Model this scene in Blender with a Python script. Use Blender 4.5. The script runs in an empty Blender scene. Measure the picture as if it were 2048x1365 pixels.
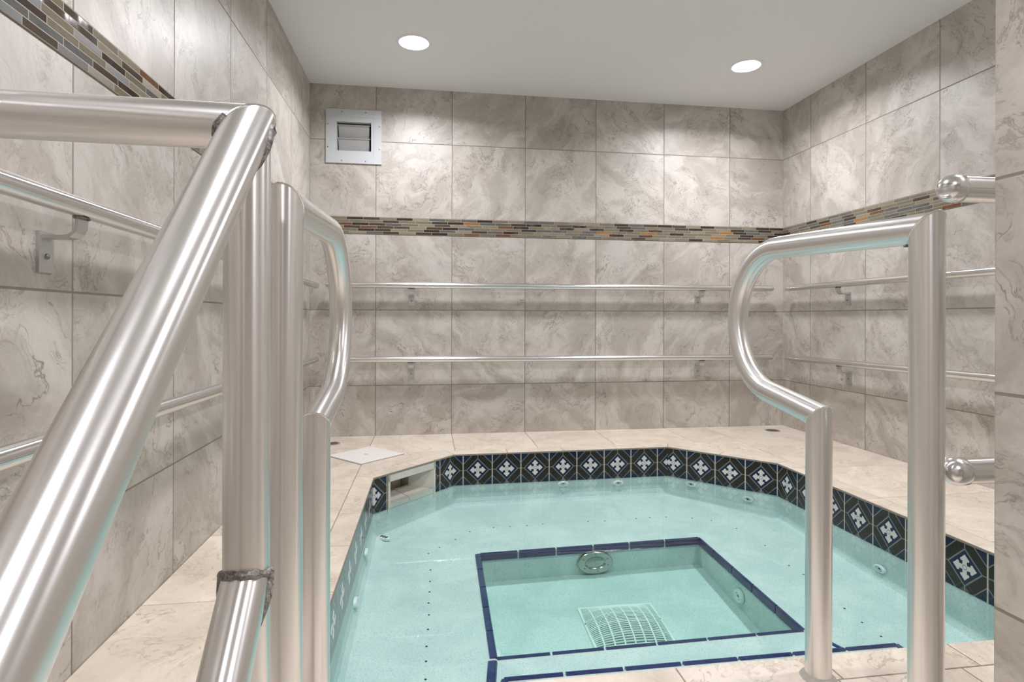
import bpy, bmesh, math, random
from mathutils import Vector, Matrix
random.seed(7)
S = bpy.context.scene
COL = S.collection
PI = math.pi

# ------------------------------------------------------------------ room dimensions (metres, deck at z = 0)
XL, XR, YB, ZC = -0.7079, 2.3649, 3.5687, 2.124
TILE, ZG, GAP = 0.46, 0.3061, 0.1043
ZM0 = ZG + 2 * TILE
ZM1 = ZM0 + GAP
ZW = -0.137                      # water level
XP, YP0, YP1 = 0.806, 0.42, 0.719  # partition at the entrance

# ------------------------------------------------------------------ camera
cam_d = bpy.data.cameras.new('camera')
cam = bpy.data.objects.new('camera', cam_d)
COL.objects.link(cam)
cam_d.sensor_width = 36
cam_d.lens = 1146.1 * 36 / 2048
cam_d.shift_y = -(682.5 - 637.4) / 2048
cam_d.clip_start = 0.01
cam.matrix_world = (Matrix.Translation((0, 0, 0.7159)) @ Matrix.Rotation(-0.1437, 4, 'Z')
                    @ Matrix.Rotation(PI / 2, 4, 'X') @ Matrix.Rotation(0.0026, 4, 'Z'))
S.camera = cam

# ------------------------------------------------------------------ world, lamps, exposure
W = bpy.data.worlds.new('world')
S.world = W
W.use_nodes = True
bg = W.node_tree.nodes['Background']
bg.inputs[0].default_value = (0.93, 0.96, 1.0, 1)
bg.inputs[1].default_value = 0.3
LAMP_W = [10.5, 10.5, 8.0, 11.0, 17.0, 19.0]
LAMP_COL = (0.975, 0.972, 1.035)
LAMPS = [(-0.08, 2.965), (1.74, 2.965), (-0.08, 1.15), (1.74, 1.15), (-0.08, -0.75), (1.60, -0.75)]  # first pair is in view; the rest are unseen, added to fill the room
S.view_settings.view_transform = 'Standard'
S.view_settings.look = 'None'
S.view_settings.gamma = 1
S.view_settings.use_curve_mapping = False
S.view_settings.exposure = 0.5
S.cycles.sample_clamp_indirect = 16
S.cycles.blur_glossy = 0.5
S.cycles.use_denoising = True
S.cycles.max_bounces = 8
S.cycles.adaptive_threshold = 0.05


# ------------------------------------------------------------------ node helpers
class E:
    """one value in a node tree, with arithmetic"""
    nt = None

    def __init__(self, s): self.s = s

    @staticmethod
    def m(op, *a):
        n = E.nt.nodes.new('ShaderNodeMath')
        n.operation = op
        for i, x in enumerate(a):
            if isinstance(x, E): E.nt.links.new(x.s, n.inputs[i])
            else: n.inputs[i].default_value = x
        return E(n.outputs[0])

    def __add__(s, o): return E.m('ADD', s, o)
    __radd__ = __add__
    def __sub__(s, o): return E.m('SUBTRACT', s, o)
    def __rsub__(s, o): return E.m('SUBTRACT', o, s)
    def __mul__(s, o): return E.m('MULTIPLY', s, o)
    __rmul__ = __mul__
    def __truediv__(s, o): return E.m('DIVIDE', s, o)
    def __lt__(s, o): return E.m('LESS_THAN', s, o)
    def __gt__(s, o): return E.m('GREATER_THAN', s, o)
    def abs(s): return E.m('ABSOLUTE', s)
    def floor(s): return E.m('FLOOR', s)
    def fract(s): return E.m('FRACT', s)
    def min(s, o): return E.m('MINIMUM', s, o)
    def max(s, o): return E.m('MAXIMUM', s, o)

    def smooth(s, a, b, lo=0.0, hi=1.0):
        n = E.nt.nodes.new('ShaderNodeMapRange')
        n.interpolation_type = 'SMOOTHSTEP'
        E.nt.links.new(s.s, n.inputs[0])
        for i, v in enumerate((a, b, lo, hi)): n.inputs[i + 1].default_value = v
        return E(n.outputs[0])


def node(t, **kw):
    n = E.nt.nodes.new(t)
    for k, v in kw.items(): setattr(n, k, v)
    return n


def link(a, b): E.nt.links.new(a.s if isinstance(a, E) else a, b)


def setin(n, key, v):
    if isinstance(v, E): link(v, n.inputs[key])
    elif hasattr(v, 'is_output'): link(v, n.inputs[key])
    else: n.inputs[key].default_value = v


def xyz(x, y, z=0.0):
    n = node('ShaderNodeCombineXYZ')
    for i, v in enumerate((x, y, z)): setin(n, i, v)
    return n.outputs[0]


def sep(v):
    n = node('ShaderNodeSeparateXYZ')
    link(v, n.inputs[0])
    return E(n.outputs[0]), E(n.outputs[1]), E(n.outputs[2])


def noise(vec, scale, detail=4.0, rough=0.55, dist=0.0):
    n = node('ShaderNodeTexNoise')
    link(vec, n.inputs['Vector'])
    n.inputs['Scale'].default_value = scale
    n.inputs['Detail'].default_value = detail
    n.inputs['Roughness'].default_value = rough
    n.inputs['Distortion'].default_value = dist
    return E(n.outputs[0])


def white(vec):
    n = node('ShaderNodeTexWhiteNoise', noise_dimensions='3D')
    link(vec, n.inputs[0])
    return E(n.outputs[0]), n.outputs[1]


def mix(fac, a, b):
    n = node('ShaderNodeMix', data_type='RGBA')
    setin(n, 0, fac)
    for k, v in ((6, a), (7, b)):
        if isinstance(v, tuple): n.inputs[k].default_value = (*v, 1)
        else: link(v, n.inputs[k])
    return n.outputs[2]


def scale_col(c, f):
    n = node('ShaderNodeMix', data_type='RGBA', blend_type='MULTIPLY')
    n.inputs[0].default_value = 1
    link(c, n.inputs[6])
    g = node('ShaderNodeCombineColor')
    for i in range(3): setin(g, i, f)
    link(g.outputs[0], n.inputs[7])
    return n.outputs[2]


def ramp(f, stops, mode='LINEAR'):
    n = node('ShaderNodeValToRGB')
    cr = n.color_ramp
    cr.interpolation = mode
    while len(cr.elements) < len(stops): cr.elements.new(0.5)
    for e, (p, c) in zip(cr.elements, stops):
        e.position = p
        e.color = (*c, 1)
    link(f, n.inputs[0])
    return n.outputs[0]


def bump(h, strength=0.3, dist=0.002):
    n = node('ShaderNodeBump')
    n.inputs['Strength'].default_value = strength
    n.inputs['Distance'].default_value = dist
    link(h, n.inputs['Height'])
    return n.outputs[0]


def new_mat(name):
    m = bpy.data.materials.new(name)
    m.use_nodes = True
    E.nt = m.node_tree
    return m, m.node_tree.nodes['Principled BSDF']


def simple(name, col, rough=0.5, metal=0.0, nscale=60, var=0.12, **kw):
    m, p = new_mat(name)
    tc = node('ShaderNodeTexCoord')
    f = noise(tc.outputs['Object'], nscale, 3)
    c = mix(f, tuple(x * (1 - var) for x in col), tuple(min(1, x * (1 + var)) for x in col))
    link(c, p.inputs['Base Color'])
    p.inputs['Roughness'].default_value = rough
    p.inputs['Metallic'].default_value = metal
    for k, v in kw.items(): p.inputs[k].default_value = v
    return m


def marble(vec2, rnd_col, light, mid, vein):
    """travertine figure that differs from tile to tile"""
    r1, r2, r3 = sep(rnd_col)
    rot = node('ShaderNodeVectorRotate', rotation_type='Z_AXIS')
    link(vec2, rot.inputs['Vector'])
    link((r1 * 4).floor() * (PI / 2) + r2 * 0.9 + 0.3, rot.inputs['Angle'])
    add = node('ShaderNodeVectorMath', operation='MULTIPLY_ADD')
    link(rnd_col, add.inputs[0])
    add.inputs[1].default_value = (23, 31, 17)
    link(rot.outputs[0], add.inputs[2])
    p = add.outputs[0]
    x, y, z = sep(p)
    warp = node('ShaderNodeTexNoise')
    link(p, warp.inputs['Vector'])
    warp.inputs['Scale'].default_value = 3.4
    warp.inputs['Detail'].default_value = 5
    wm = node('ShaderNodeVectorMath', operation='MULTIPLY_ADD')
    link(warp.outputs[1], wm.inputs[0])
    wm.inputs[1].default_value = (0.34, 0.34, 0.34)
    link(p, wm.inputs[2])
    wx, wy, wz = sep(wm.outputs[0])
    streak = noise(xyz(wx * 1.3, wy * 4.2, wz), 1.9, 6, 0.62, 0.4)
    cloud = noise(wm.outputs[0], 5.5, 6, 0.66, 0.3)
    fine = noise(p, 120, 3, 0.6)
    t = streak * 0.6 + cloud * 0.4
    c = mix(t.smooth(0.41, 0.59), light, mid)
    # contour-like bands and thin wandering veins
    bands = ((streak * 9.0 + cloud * 2.0).fract() - 0.5).abs().smooth(0.0, 0.12, 1.0, 0.0)
    p1 = noise(xyz(x, y, z + 4.0), 4.0, 4).smooth(0.45, 0.62)
    c = mix(bands * p1 * 0.34, c, vein)
    v1 = (noise(wm.outputs[0], 5.0, 6, 0.62, 0.5) - 0.5).abs().smooth(0.0, 0.012, 1.0, 0.0)
    v2 = (noise(xyz(wx * 1.2, wy * 3.0, wz + 9.0), 3.4, 6, 0.64, 0.5) - 0.5).abs().smooth(0.0, 0.016, 1.0, 0.0)
    p2 = noise(xyz(x, y, z + 24.0), 5.0, 4).smooth(0.42, 0.66)
    p3 = noise(xyz(x, y, z + 34.0), 5.0, 4).smooth(0.46, 0.64)
    c = mix((v1 * p2 * 0.85).max(v2 * p3 * 0.75), c, vein)
    dark = noise(xyz(wx, wy, wz + 14.0), 5.2, 5, 0.7).smooth(0.53, 0.70) * fine.smooth(0.38, 0.60) * 0.62
    c = mix(dark, c, vein)
    c = scale_col(c, 0.91 + r3 * 0.12 + (fine - 0.5) * 0.16)
    return c, fine * 0.6 + cloud * 0.8 + streak * 0.5


WALL_L, WALL_M, WALL_V = (0.585, 0.543, 0.492), (0.436, 0.393, 0.344), (0.230, 0.195, 0.165)
DECK_L, DECK_M, DECK_V = (0.780, 0.700, 0.590), (0.670, 0.585, 0.475), (0.430, 0.345, 0.260)
GROUT = (0.250, 0.215, 0.185)


def wall_tile(name, u0, seed, T=TILE, z0=ZG, gap=GAP, tint=1.0):
    m, p = new_mat(name)
    uv = node('ShaderNodeUVMap', uv_map='UVMap')
    u, v, _ = sep(uv.outputs[0])
    vv = v - (v > (ZM0 + GAP / 2)) * gap - z0
    tu, tv = (u - u0) / T, vv / T
    _, rc = white(xyz(tu.floor() + 0.37, tv.floor() + 0.61, seed))
    fu, fv = tu.fract(), tv.fract()
    d = fu.min(1 - fu).min(fv.min(1 - fv)) * T
    c, h = marble(xyz(fu * T, fv * T, 0.0), rc, WALL_L, WALL_M, WALL_V)
    g = d.smooth(0.0018, 0.0030, 1.0, 0.0)
    c = mix(g, c, GROUT)
    link(c, p.inputs['Base Color'])
    link(g * 0.4 + 0.42, p.inputs['Roughness'])
    p.inputs['Specular IOR Level'].default_value = 0.55
    link(bump(h * 0.25 - g * 2.0, 0.35, 0.0015), p.inputs['Normal'])
    return m


def deck_tile(name):
    m, p = new_mat(name)
    at = node('ShaderNodeAttribute', attribute_name='tid')
    tc = node('ShaderNodeTexCoord')
    _, rc = white(xyz(E(at.outputs['Fac']), 0.4, 0.2))
    c, h = marble(tc.outputs['Object'], rc, DECK_L, DECK_M, DECK_V)
    link(c, p.inputs['Base Color'])
    p.inputs['Roughness'].default_value = 0.36
    link(bump(h * 0.3, 0.3, 0.0015), p.inputs['Normal'])
    return m


def mosaic(name, seed):
    m, p = new_mat(name)
    uv = node('ShaderNodeUVMap', uv_map='UVMap')
    u, v, _ = sep(uv.outputs[0])
    hr = GAP / 6
    tv = v / hr
    row = tv.floor()
    off, _ = white(xyz(row + 0.3, 0.5, seed))
    tu = u / 0.0985 + row * 0.5 + (off * 3).floor() / 3.0
    fu, fv = tu.fract(), tv.fract()
    val, rc = white(xyz(tu.floor() + 0.37, row + 0.6, seed + 2.0))
    r1, r2, r3 = sep(rc)
    c = ramp(val, [(0.0, (0.235, 0.200, 0.140)), (0.26, (0.050, 0.034, 0.027)), (0.50, (0.320, 0.270, 0.195)),
                   (0.70, (0.140, 0.144, 0.138)), (0.82, (0.085, 0.062, 0.046)), (0.90, (0.205, 0.195, 0.135)),
                   (0.965, (0.190, 0.085, 0.042)), (0.988, (0.40, 0.19, 0.05))], 'CONSTANT')
    sl = noise(xyz(u * 60, v * 200, r1 * 30), 1.0, 4)
    c = scale_col(c, 0.52 + sl * 0.45)
    d = (fu.min(1 - fu) * 0.0985).min(fv.min(1 - fv) * hr)
    g = d.smooth(0.0007, 0.0014, 1.0, 0.0)
    c = mix(g, c, (0.42, 0.36, 0.29))
    link(c, p.inputs['Base Color'])
    link(g * 0.5 + 0.08 + (r2 > 0.75) * 0.3, p.inputs['Roughness'])
    wave = E.m('SINE', (fu * 7 + r3 * 6)) * (r2 < 0.45) * 1.0
    link(bump(wave - g * 1.0, 0.6, 0.002), p.inputs['Normal'])
    return m


def waterline(name):
    """6 inch glazed tile: white cross in a diamond on navy, brown scrolls, pale outlines"""
    P = 0.155
    m, p = new_mat(name)
    uv = node('ShaderNodeUVMap', uv_map='UVMap')
    u, v, _ = sep(uv.outputs[0])
    tu = u / P
    a = (tu.fract() - 0.5)
    b = v / P + 0.5                       # v runs 0 at the top edge to -P
    aa, bb = a.abs(), b.abs()
    s = aa + bb
    mx, mn = aa.max(bb), aa.min(bb)
    n1 = noise(xyz(u * 1.0, v * 1.0, 0.0), 150, 3)
    scroll = noise(uv.outputs[0], 170, 1, 0.5, 2.5)
    brown = mix((scroll - 0.5).abs().smooth(0.0, 0.05, 1.0, 0.0), (0.013, 0.010, 0.009), (0.075, 0.042, 0.022))
    navy = mix(n1, (0.006, 0.009, 0.028), (0.012, 0.018, 0.060))
    line = (0.190, 0.200, 0.195)
    c = mix(s > 0.70, brown, navy)                       # corner triangles
    c = mix(s < 0.36, c, navy)                           # inner diamond
    c = mix((s - 0.385).abs().smooth(0.014, 0.026, 1.0, 0.0), c, line)
    c = mix((s - 0.70).abs().smooth(0.012, 0.02, 1.0, 0.0), c, line)
    stub = (mn < 0.012) * (mx > 0.385)
    c = mix(stub, c, line)

    def circ(cx, cy, r):
        q = (mx - cx) * (mx - cx) + (mn - cy) * (mn - cy)
        return q < r * r
    arm = (mn < 0.050) * (mx < 0.20)
    hub = (s < 0.115)
    tip = (mn < (0.272 - mx) * 0.95) * (mx > 0.17) * (mn < 0.085)
    cross = arm.max(hub).max(circ(0.158, 0.072, 0.031)).max(tip)
    c = mix(cross, c, (0.66, 0.63, 0.60))
    rr = (mx * mx + mn * mn)
    c = mix((rr < 0.0030) * (rr > 0.0016), c, (0.20, 0.22, 0.28))
    fu = tu.fract()
    g = (fu.min(1 - fu) * P).smooth(0.0022, 0.0032, 1.0, 0.0)
    c = mix(g, c, (0.52, 0.47, 0.38))
    link(c, p.inputs['Base Color'])
    link(g * 0.4 + 0.18, p.inputs['Roughness'])
    p.inputs['Specular IOR Level'].default_value = 0.4
    link(bump(n1 * 0.3 - g, 0.3, 0.001), p.inputs['Normal'])
    return m


def steel(name, rough=0.30, col=(0.80, 0.79, 0.775), aniso=0.7):
    m, p = new_mat(name)
    uv = node('ShaderNodeUVMap', uv_map='UVMap')
    u, v, _ = sep(uv.outputs[0])
    tc = node('ShaderNodeTexCoord')
    br = noise(xyz(u * 420, v * 2.5, 0.0), 1.0, 3, 0.6)
    sp = noise(tc.outputs['Object'], 18, 4)
    c = mix(br, tuple(x * 0.93 for x in col), tuple(min(1, x * 1.05) for x in col))
    link(c, p.inputs['Base Color'])
    p.inputs['Metallic'].default_value = 1
    link(br * 0.04 + sp * 0.03 + (rough - 0.035), p.inputs['Roughness'])
    tg = node('ShaderNodeTangent', direction_type='UV_MAP', uv_map='UVMap')
    link(tg.outputs[0], p.inputs['Tangent'])
    p.inputs['Anisotropic'].default_value = aniso
    p.inputs['Anisotropic Rotation'].default_value = 0.25
    return m


def weld_mat():
    m, p = new_mat('weld')
    tc = node('ShaderNodeTexCoord')
    n = noise(tc.outputs['Object'], 160, 4, 0.7, 1.0)
    link(ramp(n, [(0.3, (0.07, 0.062, 0.058)), (0.5, (0.26, 0.24, 0.225)), (0.7, (0.50, 0.48, 0.46))]), p.inputs['Base Color'])
    p.inputs['Metallic'].default_value = 0.8
    p.inputs['Roughness'].default_value = 0.5
    link(bump(n, 0.9, 0.003), p.inputs['Normal'])
    return m


def plaster():
    m, p = new_mat('plaster')
    tc = node('ShaderNodeTexCoord')
    o = tc.outputs['Object']
    big = noise(o, 5, 5, 0.6, 0.6)
    sp = noise(o, 210, 2, 0.5)
    c = mix(big.smooth(0.35, 0.65), (0.720, 0.755, 0.730), (0.600, 0.665, 0.650))
    c = mix(sp.smooth(0.52, 0.66) * 0.42, c, (0.300, 0.400, 0.440))
    link(c, p.inputs['Base Color'])
    p.inputs['Roughness'].default_value = 0.7
    link(bump(sp, 0.2, 0.002), p.inputs['Normal'])
    return m


def water_mat():
    m, p = new_mat('water')
    E.nt.nodes.remove(p)
    out = [n for n in E.nt.nodes if n.type == 'OUTPUT_MATERIAL'][0]
    tc = node('ShaderNodeTexCoord')
    x, y, z = sep(tc.outputs['Object'])
    h = noise(xyz(x * 1.0, y * 1.6, z), 5.0, 3, 0.5, 0.4) + noise(xyz(x, y * 2.5, z), 24.0, 2, 0.5, 0.3) * 0.06
    b = bump(h, 0.03, 0.004)
    tr = node('ShaderNodeBsdfTransparent')
    gl = node('ShaderNodeBsdfGlossy')
    gl.inputs['Roughness'].default_value = 0.015
    link(b, gl.inputs['Normal'])
    fr = node('ShaderNodeFresnel')
    fr.inputs['IOR'].default_value = 1.33
    link(b, fr.inputs['Normal'])
    mx = node('ShaderNodeMixShader')
    link(fr.outputs[0], mx.inputs[0])
    link(tr.outputs[0], mx.inputs[1])
    link(gl.outputs[0], mx.inputs[2])
    link(mx.outputs[0], out.inputs['Surface'])
    va = node('ShaderNodeVolumeAbsorption')
    va.inputs['Color'].default_value = (0.27, 0.87, 0.765, 1)
    va.inputs['Density'].default_value = 0.78
    link(va.outputs[0], out.inputs['Volume'])
    return m


def emissive(name, strength):
    m, p = new_mat(name)
    p.inputs['Base Color'].default_value = (0.9, 0.9, 0.9, 1)
    p.inputs['Emission Color'].default_value = (*LAMP_COL, 1)
    p.inputs['Emission Strength'].default_value = strength
    return m


def lid_mat():
    m, p = new_mat('lid_plastic')
    tc = node('ShaderNodeTexCoord')
    x, y, z = sep(tc.outputs['Object'])
    g = E.m('SINE', x * 700) * E.m('SINE', y * 700)
    link(mix(g.smooth(-0.5, 0.8), (0.72, 0.69, 0.64), (0.84, 0.81, 0.77)), p.inputs['Base Color'])
    p.inputs['Roughness'].default_value = 0.5
    link(bump(g, 0.4, 0.001), p.inputs['Normal'])
    return m


M = dict(
    back=wall_tile('wall_tile_back', XL + 0.3867, 1.0),
    left=wall_tile('wall_tile_left', 2.184, 2.0),
    right=wall_tile('wall_tile_right', 3.289, 3.0),
    part=wall_tile('wall_tile_partition', 0.5, 4.0, T=0.308, z0=0.302, gap=0.0),
    deck=deck_tile('deck_tile'), mosaic_b=mosaic('mosaic_back', 1.0), mosaic_l=mosaic('mosaic_left', 5.0),
    mosaic_r=mosaic('mosaic_right', 33.0), band=waterline('waterline_tile'), steel=steel('brushed_steel'),
    rail=steel('satin_aluminium', 0.18, (0.76, 0.75, 0.74), 0.8), weld=weld_mat(), plaster=plaster(), water=water_mat(),
    grout=simple('grout', (0.27, 0.235, 0.20), 0.8), ceiling=simple('ceiling_paint', (0.80, 0.80, 0.80), 0.75, nscale=300, var=0.02),
    lens=emissive('lamp_lens', 14.0), white=simple('white_plastic', (0.82, 0.84, 0.84), 0.35, var=0.04),
    ventpaint=simple('vent_enamel', (0.53, 0.545, 0.555), 0.42, var=0.03, nscale=25),
    slat=simple('vent_slat', (0.42, 0.42, 0.41), 0.45, var=0.06), dark=simple('dark_void', (0.02, 0.018, 0.016), 0.8),
    screw=simple('screw_metal', (0.30, 0.29, 0.28), 0.35, 1.0), bracket=simple('bracket_metal', (0.56, 0.56, 0.55), 0.38, 0.85, nscale=40),
    navy=simple('navy_glaze', (0.016, 0.026, 0.120), 0.2, nscale=90, var=0.35), stone=simple('pale_stone', (0.66, 0.62, 0.55), 0.5, nscale=30, var=0.12),
    tan=simple('tan_plastic', (0.52, 0.46, 0.33), 0.5, nscale=14, var=0.2), chrome=simple('chrome', (0.46, 0.47, 0.43), 0.2, 1.0),
    cap=simple('polished_cap', (0.74, 0.73, 0.72), 0.2, 1.0, nscale=30, var=0.03), lid=lid_mat(), drain=simple('drain_metal', (0.16, 0.15, 0.15), 0.35, 0.7, nscale=40, var=0.4),
    grate=simple('grate_plastic', (0.86, 0.88, 0.84), 0.4, var=0.03), sealant=simple('sealant', (0.40, 0.37, 0.33), 0.6),
)


# ------------------------------------------------------------------ object helpers
def link_obj(name, me, mat=None, parent=None):
    o = bpy.data.objects.new(name, me)
    COL.objects.link(o)
    if mat: me.materials.append(mat)
    if parent is not None: o.parent = parent
    return o


def obj(name, bm, mat, parent=None, smooth=False, loc=None):
    bmesh.ops.recalc_face_normals(bm, faces=bm.faces)
    me = bpy.data.meshes.new(name)
    bm.to_mesh(me)
    bm.free()
    if smooth:
        me.polygons.foreach_set('use_smooth', [True] * len(me.polygons))
        if hasattr(me, 'set_sharp_from_angle'): me.set_sharp_from_angle(angle=math.radians(42))
    o = link_obj(name, me, mat, parent)
    if loc is not None: o.location = loc
    return o


def thing(name, label, cat, loc=(0, 0, 0), group=None):
    o = bpy.data.objects.new(name, None)
    o.empty_display_size = 0.1
    COL.objects.link(o)
    o.location = loc
    tag(o, label, cat, group)
    return o


def tag(o, label, cat, group=None, kind=None):
    o['label'] = label
    o['category'] = cat
    if group: o['group'] = group
    if kind: o['kind'] = kind
    return o


def struct(o):
    o['kind'] = 'structure'
    return o


def uv_layer(bm):
    return bm.loops.layers.uv.get('UVMap') or bm.loops.layers.uv.new('UVMap')


def add_box(bm, x0, y0, z0, x1, y1, z1, mtx=None):
    vs = [bm.verts.new((x, y, z)) for z in (z0, z1) for y in (y0, y1) for x in (x0, x1)]
    for f in ((0, 2, 3, 1), (4, 5, 7, 6), (0, 1, 5, 4), (2, 6, 7, 3), (0, 4, 6, 2), (1, 3, 7, 5)):
        bm.faces.new([vs[i] for i in f])
    if mtx is not None: bmesh.ops.transform(bm, matrix=mtx, verts=vs)
    return vs


def bevel(bm, w, seg=2):
    bmesh.ops.bevel(bm, geom=list(bm.edges), offset=w, segments=seg, affect='EDGES', profile=0.5)


def add_prism(bm, poly, z0, z1):
    lo = [bm.verts.new((*p[:2], z0)) for p in poly]
    hi = [bm.verts.new((*p[:2], z1)) for p in poly]
    n = len(poly)
    fs = [bm.faces.new(list(reversed(lo))), bm.faces.new(hi)]
    for i in range(n): fs.append(bm.faces.new((lo[i], lo[(i + 1) % n], hi[(i + 1) % n], hi[i])))
    return fs


def add_lathe(bm, prof, seg=32, mtx=None):
    """prof: (radius, height) pairs about local z"""
    rings = []
    vs = []
    for r, h in prof:
        if r < 1e-6: ring = [bm.verts.new((0, 0, h))]
        else: ring = [bm.verts.new((r * math.cos(2 * PI * k / seg), r * math.sin(2 * PI * k / seg), h)) for k in range(seg)]
        rings.append(ring)
        vs += ring
    for a, b in zip(rings, rings[1:]):
        for k in range(seg):
            q = [a[k % len(a)], a[(k + 1) % len(a)], b[(k + 1) % len(b)], b[k % len(b)]]
            q = list(dict.fromkeys(q))
            if len(q) >= 3: bm.faces.new(q)
    if mtx is not None: bmesh.ops.transform(bm, matrix=mtx, verts=vs)


def add_tube(bm, pts, r, seg=28, n0=None, n1=None, caps=True, radii=None, round_ends=False):
    """mitred sweep of a circle along pts; n0/n1: normals of the end cuts; UV in metres"""
    pts = [Vector(p) for p in pts]
    uvl = uv_layer(bm)
    tans = [(pts[i + 1] - pts[i]).normalized() for i in range(len(pts) - 1)]
    t0 = tans[0]
    ref = Vector((0, 0, 1)) if abs(t0.z) < 0.9 else Vector((0, -1, 0))
    side = t0.cross(ref).normalized()
    up = side.cross(t0).normalized()
    rings, L = [], 0.0
    lens = []
    for i, p in enumerate(pts):
        tin = tans[max(0, i - 1)]
        tout = tans[min(i, len(tans) - 1)]
        if i > 0:
            L += (pts[i] - pts[i - 1]).length
            # carry the frame
            if i - 1 > 0:
                q = tans[i - 2].rotation_difference(tans[i - 1])
                side, up = q @ side, q @ up
        n = (tin + tout).normalized()
        if i == 0 and n0 is not None: n = Vector(n0).normalized()
        if i == len(pts) - 1 and n1 is not None: n = Vector(n1).normalized()
        rad = radii[i] if radii else r
        ring = []
        for k in range(seg):
            a = 2 * PI * k / seg
            off = side * math.cos(a) * rad + up * math.sin(a) * rad
            d = -(off.dot(n)) / (tin.dot(n))
            ring.append(bm.verts.new(p + off + tin * d))
        rings.append(ring)
        lens.append(L)
    for i in range(len(rings) - 1):
        for k in range(seg):
            k2 = (k + 1) % seg
            f = bm.faces.new((rings[i][k], rings[i][k2], rings[i + 1][k2], rings[i + 1][k]))
            us = (k * 2 * PI * r / seg, (k + 1) * 2 * PI * r / seg)
            for lp, (uu, vv) in zip(f.loops, ((us[0], lens[i]), (us[1], lens[i]), (us[1], lens[i + 1]), (us[0], lens[i + 1]))):
                lp[uvl].uv = (uu, vv)
    if caps:
        bm.faces.new(list(reversed(rings[0])))
        bm.faces.new(rings[-1])
    return rings


def bead(name, pts, parent, r=0.0042, closed=True, mat='weld'):
    """a lumpy weld bead along pts"""
    bm = bmesh.new()
    rnd = random.Random(hash(name) % 1000 + len(pts))
    P = [Vector(p) for p in pts]
    if closed: P = P + [P[0], P[1]]
    rad = [r * rnd.uniform(0.75, 1.3) for _ in P]
    add_tube(bm, P, r, 8, caps=not closed, radii=rad)
    return obj(name, bm, M[mat], parent, True)


def ring_pts(c, n, r, seg=24):
    n = Vector(n).normalized()
    a = n.orthogonal().normalized()
    b = n.cross(a)
    return [Vector(c) + (a * math.cos(2 * PI * k / seg) + b * math.sin(2 * PI * k / seg)) * r for k in range(seg)]


def axis_to(n):
    return Vector((0, 0, 1)).rotation_difference(Vector(n).normalized()).to_matrix().to_4x4()


def quad_wall(name, corners, uvs, mat, thick):
    """a slab whose front face is the quad `corners` with metre UVs; thick is the vector to its back"""
    bm = bmesh.new()
    uvl = uv_layer(bm)
    a = [bm.verts.new(c) for c in corners]
    b = [bm.verts.new(Vector(c) + Vector(thick)) for c in corners]
    f = bm.faces.new(a)
    for lp, w in zip(f.loops, uvs): lp[uvl].uv = w
    bm.faces.new(list(reversed(b)))
    for i in range(4):
        j = (i + 1) % 4
        f = bm.faces.new((a[i], b[i], b[j], a[j]))
        for lp, w in zip(f.loops, (uvs[i], uvs[i], uvs[j], uvs[j])): lp[uvl].uv = w
    return struct(obj(name, bm, mat))


# ------------------------------------------------------------------ room shell
YR = -2.4          # how far the stairwell runs back behind the viewer
ZS = -1.1
VX, VZ, VW, VH = -0.452, 1.8125, 0.103, 0.088      # the vent's hole in the back wall
bm = bmesh.new()
uvl = uv_layer(bm)
gx, gz = [XL, VX - VW, VX + VW, XR], [-0.02, VZ - VH, VZ + VH, ZC]
gv = [[bm.verts.new((x, YB, z)) for x in gx] for z in gz]
for i in range(3):
    for j in range(3):
        if (i, j) != (1, 1): bm.faces.new((gv[i][j], gv[i][j + 1], gv[i + 1][j + 1], gv[i + 1][j]))
hv = [gv[1][1], gv[1][2], gv[2][2], gv[2][1]]
hb = [bm.verts.new(v.co + Vector((0, 0.13, 0))) for v in hv]
for i in range(4): bm.faces.new((hv[i], hv[(i + 1) % 4], hb[(i + 1) % 4], hb[i]))
bm.faces.new(hb)
for f in bm.faces:
    for lp in f.loops: lp[uvl].uv = (lp.vert.co.x, lp.vert.co.z)
struct(obj('wall_back', bm, M['back']))
quad_wall('wall_left', [(XL, YR, ZS), (XL, YB, ZS), (XL, YB, ZC), (XL, YR, ZC)],
          [(YR, ZS), (YB, ZS), (YB, ZC), (YR, ZC)], M['left'], (-0.12, 0, 0))
quad_wall('wall_right', [(XR, YB, ZS), (XR, YR, ZS), (XR, YR, ZC), (XR, YB, ZC)],
          [(YB, ZS), (YR, ZS), (YR, ZC), (YB, ZC)], M['right'], (0.12, 0, 0))
quad_wall('wall_rear', [(XR, YR, ZS), (XL, YR, ZS), (XL, YR, ZC), (XR, YR, ZC)],
          [(XR, ZS), (XL, ZS), (XL, ZC), (XR, ZC)], M['back'], (0, -0.12, 0))
# partition beside the entrance
bm = bmesh.new()
uvl = uv_layer(bm)
add_box(bm, XP, YP0, 0.0, XR, YP1, ZC)
bevel(bm, 0.004, 2)
for f in bm.faces:
    for lp in f.loops:
        c = lp.vert.co
        lp[uvl].uv = (c.y, c.z) if abs(f.normal.x) > abs(f.normal.y) else (c.x, c.z)
struct(obj('wall_front', bm, M['part']))
bm = bmesh.new()
add_box(bm, XL - 0.12, YR, ZC, XR + 0.12, YB + 0.12, ZC + 0.1)
struct(obj('ceiling', bm, M['ceiling']))
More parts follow.
